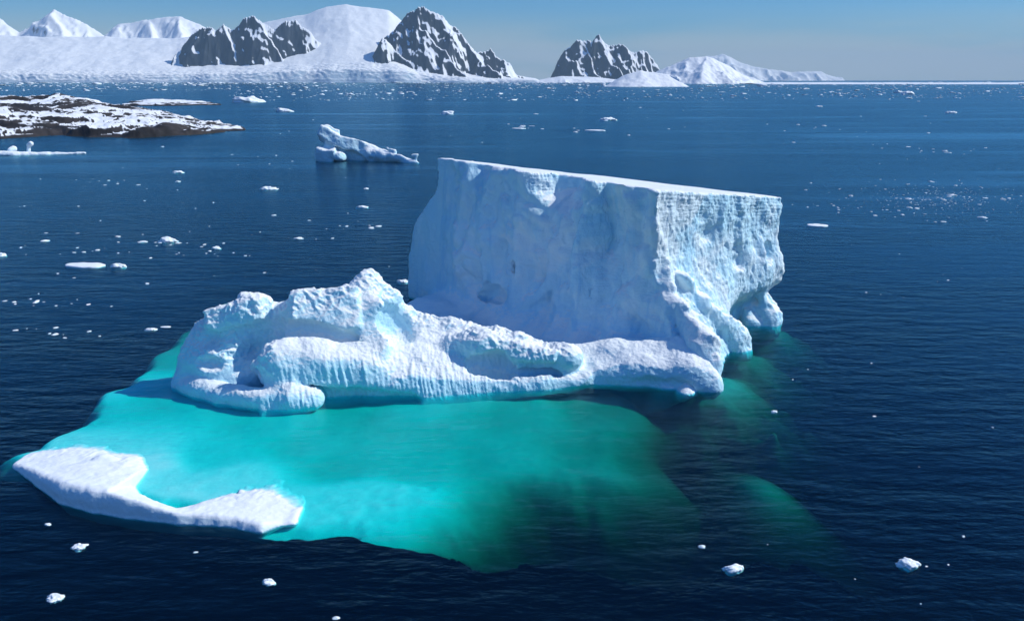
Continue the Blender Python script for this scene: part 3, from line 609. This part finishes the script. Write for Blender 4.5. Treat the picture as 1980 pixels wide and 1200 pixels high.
# ------------------------------------------------------------------ mountains and glacier on the far shore
def mountain(name, label, ridges, pad, step, slope, mat, amp=90., sc=1 / 420., warp=120., seed=1, conc=1.0, base=0.0):
    R = np.concatenate([resample([Y(u, v, d) for u, v, d in r], 70) for r in ridges])
    lo, hi = R.min(0), R.max(0)
    xs = np.arange(lo[0] - pad, hi[0] + pad, step); ys = np.arange(lo[1] - pad, hi[1] + pad, step)
    X, Yy = np.meshgrid(xs, ys, indexing='ij')
    Xw = X + warp * fbm(X * sc * 0.8, Yy * sc * 0.8, 0.5, 4, seed); Yw = Yy + warp * fbm(X * sc * 0.8, Yy * sc * 0.8, 7.5, 4, seed + 5)
    Z = np.full(X.shape, -1e9); dn = np.full(X.shape, 1e9)
    for p in R:
        d = np.hypot(Xw - p[0], Yw - p[1]); d0 = np.hypot(X - p[0], Yy - p[1]); dn = np.minimum(dn, d0)
        q = d / (max(p[2], 60.) / slope)
        Z = np.maximum(Z, p[2] * (1 - np.minimum(q, 3) ** conc) if conc != 1 else p[2] - slope * d)
    away = sstep(0, 350, dn) * 0.85 + 0.15
    rg = ridged(X * sc + 0.3 * noise(X * sc, Yy * sc, 0, 77), Yy * sc * 0.7, 0.2, 5, seed + 11, 0.48)
    Z = Z + away * amp * (rg - 0.9) + 0.05 * amp * fbm(X * sc * 6, Yy * sc * 6, 0, 3, seed + 21)
    Z = np.maximum(Z, -30.0) + base
    me = hfield(name, xs, ys, Z, mat)
    return link(name, me, label=label, kind='structure')

D0 = 18200.
mountain('mountain', 'tall dark rocky peak with snow-filled gullies at the end of the glacier', [
    [(700, 140, D0 - 300), (725, 98, D0), (750, 68, D0), (775, 45, D0), (798, 19, D0), (826, 13, D0), (846, 27, D0), (866, 53, D0), (890, 68, D0), (906, 76, D0), (930, 96, D0), (950, 99, D0), (975, 119, D0), (990, 138, D0), (1015, 152, D0)],
    [(812, 17, D0), (832, 70, D0 - 500), (868, 110, D0 - 800), (905, 150, D0 - 1100)],
    [(748, 74, D0 - 500), (772, 96, D0 - 650), (805, 125, D0 - 800), (848, 156, D0 - 1000)], [(748, 74, D0 - 500), (722, 108, D0 - 600), (702, 140, D0 - 700)],
    [(905, 76, D0), (935, 120, D0 - 500), (960, 150, D0 - 800)]], 900, 14., 1.55, M_ROCKMT, amp=250., sc=1 / 560., warp=210., seed=3)
D1 = 18000.
mountain('mountain', 'long dark jagged rock buttress rising out of the snowfield', [
    [(338, 108, D1 - 200), (350, 92, D1), (366, 70, D1), (386, 52, D1), (404, 49, D1), (416, 57, D1), (436, 44, D1), (450, 56, D1), (468, 31, D1), (484, 29, D1), (502, 43, D1), (530, 56, D1), (556, 38, D1), (572, 38, D1), (592, 56, D1), (606, 80, D1)],
    [(436, 44, D1), (445, 90, D1 - 350), (450, 128, D1 - 500)], [(484, 29, D1), (520, 75, D1 - 300), (545, 110, D1 - 500)], [(386, 52, D1), (372, 95, D1 - 300)]],
    700, 14., 2.0, M_ROCKMT, amp=190., sc=1 / 480., seed=9)
D2 = 20500.
mountain('mountain', 'craggy blue-grey massif standing alone across the open channel', [
    [(1058, 158, D2), (1075, 133, D2), (1086, 112, D2), (1100, 93, D2), (1118, 75, D2), (1134, 75, D2), (1142, 84, D2), (1150, 70, D2), (1157, 66, D2), (1165, 77, D2), (1180, 89, D2), (1200, 86, D2), (1220, 98, D2), (1245, 98, D2), (1258, 113, D2), (1272, 132, D2), (1300, 145, D2)],
    [(1120, 76, D2), (1140, 120, D2 - 500), (1160, 152, D2 - 900)], [(1160, 80, D2), (1185, 130, D2 - 600)]], 900, 16., 1.5, M_ROCKMT, amp=250., sc=1 / 560., warp=200., seed=17)
D3 = 20800.
mountain('mountain', 'sharp snow-covered summit behind the snowfield', [
    [(-260, 40, D3), (-120, 15, D3), (-40, 42, D3), (0, 34, D3), (40, 62, D3), (60, 52, D3), (100, 19, D3), (135, 31, D3), (170, 48, D3), (215, 76, D3)], [(100, 19, D3), (130, 80, D3 - 1200)]], 2200, 30., 0.95, M_SNOWMT, amp=150., sc=1 / 700., seed=23)
mountain('mountain', 'rounded snowy summit with fluted face beside the sharp snow peak', [
    [(205, 75, D3), (235, 46, D3), (290, 38, D3), (330, 31, D3), (352, 32, D3), (385, 46, D3), (430, 70, D3)], [(290, 38, D3), (285, 80, D3 - 1000)], [(345, 32, D3), (350, 80, D3 - 1000)]], 2200, 30., 1.0, M_SNOWMT, amp=150., sc=1 / 600., seed=29)
mountain('mountain', 'low smooth white snow hill by the channel shore', [[(1196, 166, 7300.), (1214, 143, 7400.), (1240, 136, 7400.), (1290, 144, 7400.), (1318, 160, 7300.)]], 420, 9., 0.55, M_SNOWMT, amp=22., sc=1 / 260., warp=40., seed=33)
mountain('mountain', 'white snow mountain with a few bare streaks beyond the low snow hill', [[(1255, 146, 12500.), (1300, 126, 12500.), (1332, 111, 12500.), (1366, 108, 12500.), (1400, 122, 12500.), (1440, 145, 12500.), (1482, 160, 12500.)], [(1366, 108, 12500.), (1350, 150, 11800.)]], 900, 14., 0.6, M_SNOWMT, amp=70., sc=1 / 380., warp=80., seed=37)
mountain('mountain', 'faint distant snow range fading into the haze', [[(1300, 128, 46000.), (1360, 110, 46000.), (1400, 106, 46000.), (1425, 116, 46000.), (1470, 131, 46000.), (1530, 139, 46000.), (1575, 138, 46000.), (1620, 150, 46000.)]], 2500, 60., 0.6, M_SNOWMT, amp=220., sc=1 / 1300., warp=300., seed=41)

mountain('mountain', 'low snow apron below the craggy blue-grey massif', [[(1020, 158, 17000.), (1085, 147, 17000.), (1150, 149, 17000.), (1215, 157, 17000.)]], 700, 16., 0.30, M_SNOWMT, amp=40., sc=1 / 500., warp=60., seed=45)

def build_glacier():
    us = np.linspace(-420, 1062, 620); ds = np.r_[np.linspace(16850, 17300, 90), np.linspace(17310, 21500, 130)]
    U, Dd = np.meshgrid(us, ds, indexing='ij')
    X = (U - 990) / FPX * Dd * 1.0 / (cp) * 1.0; X = (U - 990) / FPX * (Dd * cp + 60 * sp)
    tu = [-420, 0, 120, 230, 340, 420, 500, 600, 640, 680, 720, 757, 790, 850, 950, 1035, 1062]; tv = [84, 78, 80, 82, 84, 76, 62, 42, 30, 25, 29, 37, 62, 112, 140, 153, 160]
    vt = np.interp(U, tu, tv); zt = (154 - vt) * 19500 / FPX / cp ** 2 * 0.94 + 40
    t = np.clip((Dd - 16850) / (19500 - 16850), 0, 1)
    z = zt * (0.10 * sstep(0, 0.05, t) + 0.9 * t ** 1.15)
    z = z - np.clip(Dd - 19500, 0, 9e9) * 0.15
    ice = sstep(0.30, 0.02, t)
    front = 34 + 22 * noise(X / 500, Dd / 500, 0, 3)
    z = z + sstep(0.0, 0.012, t) * front * sstep(0, 60, zt)
    z = z + ice * sstep(0, .02, t) * (26 * ridged(X / 130, Dd / 60, 0, 3, 51) - 20) + 50 * fbm(X / 1500, Dd / 1500, 0, 4, 55) * sstep(0.1, 0.5, t) + 12 * fbm(X / 200, Dd / 200, 0, 3, 57)
    z = np.where(Dd <= 16855, -12, z)
    V = np.stack([X.ravel(), Dd.ravel() + 120 * (noise(X / 700, 0 * X, 0, 58) * (1 - t)).ravel(), z.ravel()], 1)
    return to_mesh('glacier', V, grid_faces(len(us), len(ds)), M_GLAC)
M_GLAC = ice_material('glacier_snow', snow=(0.90, 0.905, 0.905), blue=(0.50, 0.74, 0.86), blue_amt=0.6, fine=0.02, bump=0.25)
link('glacier', build_glacier(), label='broad smooth snowfield ending in a crevassed ice front at the sea', kind='structure')

def build_shelf_strip():
    xs = np.linspace((1440 - 990) / FPX * 11200, (2300 - 990) / FPX * 11200, 700); ys = np.linspace(10900, 13200, 60)
    X, Yy = np.meshgrid(xs, ys, indexing='ij')
    e = 150 * fbm(X / 900, 0 * X, 0, 4, 63)
    z = 13 * sstep(0, 60, Yy - 10950 - e) * (0.75 + 0.7 * fbm(X / 800, Yy / 800, 0, 4, 61)) + (Yy - 10950) * 0.004 - 3
    z = np.where(Yy - 10950 - e < 0, -6, z)
    return hfield('ice_shelf', xs, ys, z, M_FARICE)
link('ice_shelf', build_shelf_strip(), label='long low white ice edge along the open horizon', kind='structure')

# ------------------------------------------------------------------ rocky snow island and the skerry behind it
def isle(name, label, front, ridge, back, ulo, uhi, amp, cliff, seed, n=(420, 200)):
    us = np.linspace(ulo, uhi, n[0]); t = np.linspace(-0.06, 1.0, n[1])
    fy = np.interp(us, [q[0] for q in front], [G(*q)[1] for q in front])
    rp = [Y(*q) for q in ridge]
    ry = np.interp(us, [q[0] for q in ridge], [p[1] for p in rp]); rz = np.interp(us, [q[0] for q in ridge], [p[2] for p in rp])
    by = ry + back
    by = fy + (by - fy) * (0.05 + 0.95 * np.clip((uhi - us) / (0.45 * (uhi - max(ulo, 0))), 0, 1) ** 0.8); ry = np.minimum(ry, fy + (by - fy) * 0.72)
    T, _ = np.meshgrid(t, us); yy = fy[:, None] + T * (by - fy)[:, None]
    X = ((us - 990) / FPX)[:, None] * (yy * cp + 55 * sp)
    tr = ((ry - fy) / (by - fy))[:, None]
    z = np.where(T < tr, cliff + (rz[:, None] - cliff) * np.clip(T / tr, 0, 1) ** 0.75, rz[:, None] * np.clip(1 - (T - tr) / (1 - tr), 0, 1) ** 0.7)
    endm = sstep(uhi + 20, uhi - 170, us)[:, None]
    nn = fbm(X / 60, yy / 90, 0, 5, seed)
    z = z * (0.25 + 0.75 * endm) + amp * nn + 0.5 * amp * (ridged(X / 45, yy / 60, 0, 4, seed + 7) - 0.9)
    z = z * sstep(-0.012, 0.03, T + 0.02 * fbm(X / 25, yy / 25, 0, 4, seed + 3)) * sstep(0, 0.12, 1 - T) * sstep(0, 25, uhi - us[:, None]) * 1.0 - 1.2 * (1 - sstep(0.0, 0.02, T)) - 2 * sstep(0.95, 1, T) - 2 * sstep(15, 0, uhi - us[:, None])
    V = np.stack([X.ravel(), yy.ravel(), z.ravel()], 1)
    return link(name, to_mesh(name, V, grid_faces(n[0], n[1])[:, ::-1], M_ISLE), label=label, kind='structure')
isle('island', 'low rocky island patched with snow', [(-250, 262), (0, 268), (120, 262), (200, 266), (270, 267), (330, 263), (400, 259), (480, 252)],
     [(-250, 185, 1500.), (0, 186, 1500.), (60, 190, 1480.), (120, 183, 1450.), (180, 194, 1400.), (230, 206, 1350.), (280, 212, 1300.), (340, 221, 1250.), (420, 232, 1180.), (480, 243, 1100.)], 320., -250, 482, 6.5, 5.0, 71)
isle('skerry', 'narrow snow-topped skerry lying beyond the rocky island', [(240, 205), (330, 205), (435, 203)], [(240, 200, 2300.), (290, 193, 2300.), (350, 191, 2300.), (400, 193, 2250.), (435, 200, 2200.)], 150., 236, 438, 3.0, 4.0, 83, (200, 60))

# ------------------------------------------------------------------ smaller bergs
def build_slope_berg():
    fd = Field((-172, 585, -4), (-55, 665, 34), 0.8 / RES); z = fd.xyz()[2]
    fd.warp([(14.0, 2.0), (5.0, 0.9)], 12)
    fd.box(Y(676, 281, 630), (25, 5.5, 4.6), 1.2, 2.0, 'add', (-0.25, 0.40, -0.06)); fd.box(Y(640, 270, 632), (5.0, 4.5, 9.0), 1.0, 2.0, 'add', (-0.2, 0.25, 0.1))
    fd.chain([(Y(715, 299, 626), 5.0), (Y(745, 304, 622), 4.6), (Y(768, 308, 618), 3.2), (Y(795, 312, 613), 2.2), (Y(808, 314, 611), 1.2)], 2.5)
    fd.chain([(Y(626, 296, 632), 4.0), (Y(650, 298, 634), 5.5), (Y(700, 303, 634), 5.5), (Y(750, 305, 628), 4.5)], 3.0)
    fd.box(Y(632, 300, 626), (8.0, 5.0, 6.0), 1.2, 1.0, 'add', (0.1, 0.08, -0.2)); fd.ell(Y(655, 302, 624), (6.5, 5.0, 3.6), 1.0)
    fd.ell(Y(638, 282, 624.5), (3.2, 3.0, 2.4), 0.8, 'sub'); fd.ell(Y(705, 310, 618), (7.0, 4.5, 2.6), 1.0, 'sub')
    fd.chain([(Y(748, 285, 622), 0.8), (Y(762, 292, 620), 1.8), (Y(760, 300, 620), 2.0)], 0.8)
    fd.chain([(Y(803, 300, 612), 1.2), (Y(803, 311, 612), 1.0)], 0.5); fd.cap(Y(796, 298, 612), 0.9, Y(806, 298, 612), 0.9, 0.5)
    fd.d[:] = np.maximum(fd.d, -(z + 3))
    V, F = fd.mesh(); V, F = subdivide(V, F); V = smooth(V, F, 1, .5); N = normals(V, F); X, Yy, Z = V.T
    V = V + N * (0.5 * fbm(X * .16, Yy * .16, Z * .16, 4, 5) + 0.15 * fbm(X * .8, Yy * .8, Z * .8, 2, 6))[:, None]
    return to_mesh('sloping_iceberg', V, F, M_ICE)
link('sloping_iceberg', build_slope_berg(), label='small wedge-shaped iceberg sloping from a raised tip down to a thin tail', cat='iceberg')
def build_low_berg():
    fd = Field((-460, 640, -3), (-340, 720, 16), 0.9 / RES); z = fd.xyz()[2]
    fd.chain([(Y(-30, 298, 672), 5.0), (Y(30, 300, 674), 4.6), (Y(90, 299, 680), 3.2), (Y(150, 297, 686), 1.6), (Y(163, 296, 687), 1.6)], 2.5, zs=0.65)
    fd.chain([(Y(20, 291, 680), 2.2), (Y(26, 288, 682), 2.6)], 1.0); fd.chain([(Y(56, 292, 682), 1.6), (Y(56, 280, 682), 1.5), (Y(60, 278, 682), 2.0)], 1.0)
    fd.d[:] = np.maximum(fd.d, -(z + 2))
    V, F = fd.mesh(); V, F = subdivide(V, F); V = smooth(V, F, 1, .5); N = normals(V, F); X, Yy, Z = V.T
    V = V + N * (0.5 * fbm(X * .2, Yy * .2, Z * .2, 4, 15))[:, None]
    return to_mesh('low_iceberg', V, F, M_FLOE)
link('low_iceberg', build_low_berg(), label='long low snowy berg with two knobs on top off the rocky island', cat='iceberg')

# ------------------------------------------------------------------ floating chunks
rnd = random.Random(7); rng = np.random.default_rng(7)
def ico(sub):
    import bmesh
    bm = bmesh.new(); bmesh.ops.create_icosphere(bm, subdivisions=sub, radius=1.0)
    V = np.array([v.co[:] for v in bm.verts]); F = np.array([[v.index for v in f.verts] for f in bm.faces]); bm.free(); return V, F
ICO4, ICO2 = ico(4), ico(2)
def chunk_mesh(kind, seed):
    V, F = ICO4; V = V.copy(); r = np.random.default_rng(seed); o = r.uniform(-50, 50, 3)
    if kind == 'pan':                                         # flat slab with a rough rim
        rr = np.linalg.norm(V[:, :2], axis=1); ang = np.arctan2(V[:, 1], V[:, 0])
        k = 1 + 0.28 * noise(np.cos(ang) * 1.4 + o[0], np.sin(ang) * 1.4 + o[1], 0, 1) + 0.08 * noise(np.cos(ang) * 6 + o[0], np.sin(ang) * 6, 0, 2)
        V[:, :2] *= (k * np.clip(rr, 0, 1) ** 0.0)[:, None]
        V[:, 2] = np.sign(V[:, 2]) * np.abs(V[:, 2]) ** 0.35 * 0.10
        V[:, 2] += 0.02 * fbm(V[:, 0] * 3, V[:, 1] * 3, 0, 3, seed)
        V[:, 1] *= r.uniform(0.5, 0.8)
    else:
        q = V * r.uniform(0.8, 1.3, 3)
        d = 1 + 0.45 * fbm(q[:, 0] * 1.2 + o[0], q[:, 1] * 1.2 + o[1], q[:, 2] * 1.2 + o[2], 4, seed) + 0.25 * (ridged(q[:, 0] * 1.5 + o[1], q[:, 1] * 1.5, q[:, 2] * 1.5, 3, seed + 3) - 0.9)
        V = V * d[:, None] * np.array((1.0, r.uniform(0.5, 0.8), r.uniform(0.28, 0.55)))
        V[:, 2] -= 0.04
    return to_mesh('chunk_' + kind, V, F, M_CHUNK)
PANS = [chunk_mesh('pan', 100 + i) for i in range(6)]; LUMPS = [chunk_mesh('lump', 200 + i) for i in range(16)]
def place(name, u, v, wpx, me, label, cat, group=None, rz=None, zf=1.0, lift=0.0):
    p = G(u, v); w = wpx / FPX * math.hypot(p[1], CAMH) / 2
    o = link(name, me, label=label, cat=cat, group=group, loc=(p[0], p[1], lift * w))
    o.rotation_euler = (0, 0, rnd.uniform(0, 6.28) if rz is None else rz); o.scale = (w, w, w * zf); return o
N_ = [  # (u, v, width px, kind, label)
    (163, 514, 80, 'pan', 'long thin flat white ice pan floating beside a small lump'), (228, 516, 30, 'lump', 'small rounded ice lump at the end of the long flat pan'),
    (325, 467, 30, 'lump', 'flat white growler alone beyond the long ice pan'), (1580, 436, 38, 'pan', 'narrow white ice sliver on open water past the flat-topped berg'),
    (518, 366, 32, 'lump', 'low lumpy growler between the sloping berg and the open water'), (700, 401, 22, 'lump', 'pointed white growler with a small spike before the sloping berg'),
    (865, 221, 24, 'lump', 'tilted white ice slab leaning out of the water'), (1176, 233, 30, 'lump', 'dark-sided blocky growler on the far water'), (1151, 253, 38, 'pan', 'flat white floe near the dark-sided growler'),
    (480, 198, 50, 'lump', 'ragged white berg bit off the tip of the skerry'), (550, 216, 34, 'lump', 'white berg bit with two humps'), (1002, 249, 26, 'pan', 'thin white floe on the far blue water'),
    (152, 1057, 24, 'lump', 'small ice lump with a tiny companion before the crescent floe'), (164, 1053, 11, 'lump', 'tiny ice bit touching a small lump before the crescent floe'),
    (107, 1155, 30, 'lump', 'crumbly white ice lump on the darkest water'), (520, 1125, 24, 'lump', 'rough white growler on dark water in front of the drowned ice'), (650, 1194, 12, 'lump', 'tiny upright white ice bit on dark water'),
    (1418, 1100, 36, 'lump', 'oblong white ice chunk on dark water'), (1756, 1091, 38, 'lump', 'white ice chunk with a raised pointed end on dark water'), (1357, 1056, 12, 'lump', 'little white ice bit near the oblong chunk'),
    (378, 1067, 8, 'lump', 'tiny white ice speck in front of the crescent floe'), (92, 1013, 12, 'lump', 'thin ice bit drifting beside the crescent floe'), (1497, 796, 11, 'lump', 'lone white ice bit off the foot of the flat-topped berg'),
    (344, 334, 20, 'lump', 'white ice knob with a flat piece beside it'), (2, 494, 20, 'lump', 'rounded white growler on the ruffled water beside the ice pans'), (780, 545, 22, 'lump', 'white ice tip showing behind the end of the shaded wall'),
    (1738, 180, 16, 'lump', 'dark spire-shaped berg far out on the open water'), (1755, 183, 26, 'lump', 'low white berg beside a dark spire far out'), (1838, 219, 18, 'lump', 'blue-grey berg bit far out on open water'),
    (292, 637, 20, 'lump', 'slim white ice bit at the edge of the turquoise water'), (320, 632, 20, 'pan', 'flat white ice bit at the edge of the turquoise water'), (418, 480, 18, 'lump', 'white dome-shaped ice bit amid fine brash')]
for i, (u, v, w, k, lab) in enumerate(N_):
    big = w * (60 / 1554) > 0
    place('ice_pan' if k == 'pan' else 'growler', u, v, w, (PANS if k == 'pan' else LUMPS)[i % (6 if k == 'pan' else 16)], lab, 'ice', rz=rnd.uniform(-0.25, 0.25), zf=1.6 if k == 'lump' and 1700 < u < 1745 else 1.0)
def blocked(u, v):                                            # where the bergs, the island and the floe already lie
    if 760 < u < 1530 and 290 < v < 780: return True
    if 300 < u < 1200 and 540 < v < 1070: return True
    if u < 620 and 770 < v < 1050: return True
    if u < 490 and v < 270: return True
    if 590 < u < 830 and 240 < v < 330: return True
    if u < 175 and 270 < v < 312: return True
    return False
cnt = 0
DRIFT = [(560, 455, 110), (150, 487, 70), (90, 585, 70), (420, 492, 60), (700, 440, 60), (240, 352, 80), (330, 470, 50), (1620, 400, 60), (1900, 385, 70), (1650, 250, 90), (1780, 290, 70), (700, 260, 80), (1050, 245, 90), (100, 640, 60)]
LABC = 'small white ice chunk scattered on the open water'
while cnt < 268:
    v = 176 + 480 * rnd.random() ** 1.7; u = rnd.uniform(-10, 1990)
    if rnd.random() < 0.55:                                    # most of it gathers in drift lines
        du, dv, dw = DRIFT[rnd.randrange(len(DRIFT))]; a_ = rnd.gauss(0, 1); u = du + dw * a_; v = dv + 0.05 * dw * a_ + rnd.gauss(0, 5)
    elif rnd.random() < 0.25: u = rnd.gauss(1800, 90); v = rnd.gauss(390, 20)
    if rnd.random() < 0.03: v = rnd.uniform(700, 1190); u = rnd.uniform(1400, 1980)
    if v < 176 or blocked(u, v): continue
    w = min(17, 2.0 + rnd.expovariate(1 / 3.4))
    place('ice_chunk', u, v, w, (LUMPS + PANS[:3])[cnt % 19], LABC, 'ice', 'scattered small ice chunks', zf=rnd.uniform(0.4, 0.9)); cnt += 1

def brash(name, label, samples, seed):
    V0, F0 = ico(1); r = np.random.default_rng(seed); Vs, Fs = [], []
    for i, (u, v, w) in enumerate(samples):
        p = G(u, v); s = w / FPX * math.hypot(p[1], CAMH) / 2; a = r.uniform(0, 6.28); c_, s_ = math.cos(a), math.sin(a)
        q = V0 * (1 + 0.3 * r.standard_normal(len(V0)))[:, None] * np.array((1, r.uniform(.5, 1), r.uniform(.10, .28))) * s
        q = np.stack([q[:, 0] * c_ - q[:, 1] * s_, q[:, 0] * s_ + q[:, 1] * c_, q[:, 2]], 1) + p + (0, 0, 0.08 * s)
        Vs.append(q); Fs.append(F0 + i * len(V0))
    return link(name, to_mesh(name, np.concatenate(Vs), np.concatenate(Fs), M_CHUNK), label=label, kind='stuff')
sm = []
while len(sm) < 3200:
    v = 161.0 + 34 * rng.random() ** 2.6; u = rng.uniform(-40, 2020)
    if u < 440 and v > 178: continue
    if noise(np.array([u / 140.]), np.array([v / 5.]), 0., 5)[0] < rng.uniform(-0.6, 0.5): continue
    sm.append((u, v, 1.4 + rng.exponential(2.8)))
brash('brash_ice', 'dense line of broken white ice along the far shore', sm, 3)
sm = []
while len(sm) < 900:
    u, v = rng.normal(1815, 75), rng.normal(385, 15)
    if rng.random() < 0.25: u, v = rng.uniform(0, 1980), 190 + 400 * rng.random() ** 1.5
    if blocked(u, v): continue
    sm.append((u, v, 0.6 + rng.exponential(1.1)))
brash('brash_ice', 'fine loose brash speckling the open water', sm, 4)

# ------------------------------------------------------------------ air
m, nt, out = new_mat('air'); b = NB(nt)
pv = b.n('ShaderNodeVolumePrincipled', {'Color': (0.55, 0.80, 1.0, 1), 'Density': 1.6e-5, 'Anisotropy': 0.0})
nt.links.new(pv.outputs[0], out.inputs['Volume'])
HTOP = max(max(v.co.z for v in o.data.vertices) for o in scene.objects if o.name.startswith(('mountain', 'glacier'))) + 25
link('haze', box_mesh('haze', (-46000, -9000, -172), (46000, 56000, HTOP), m), kind='stuff', label='clear cold air thickening to pale blue haze far away')
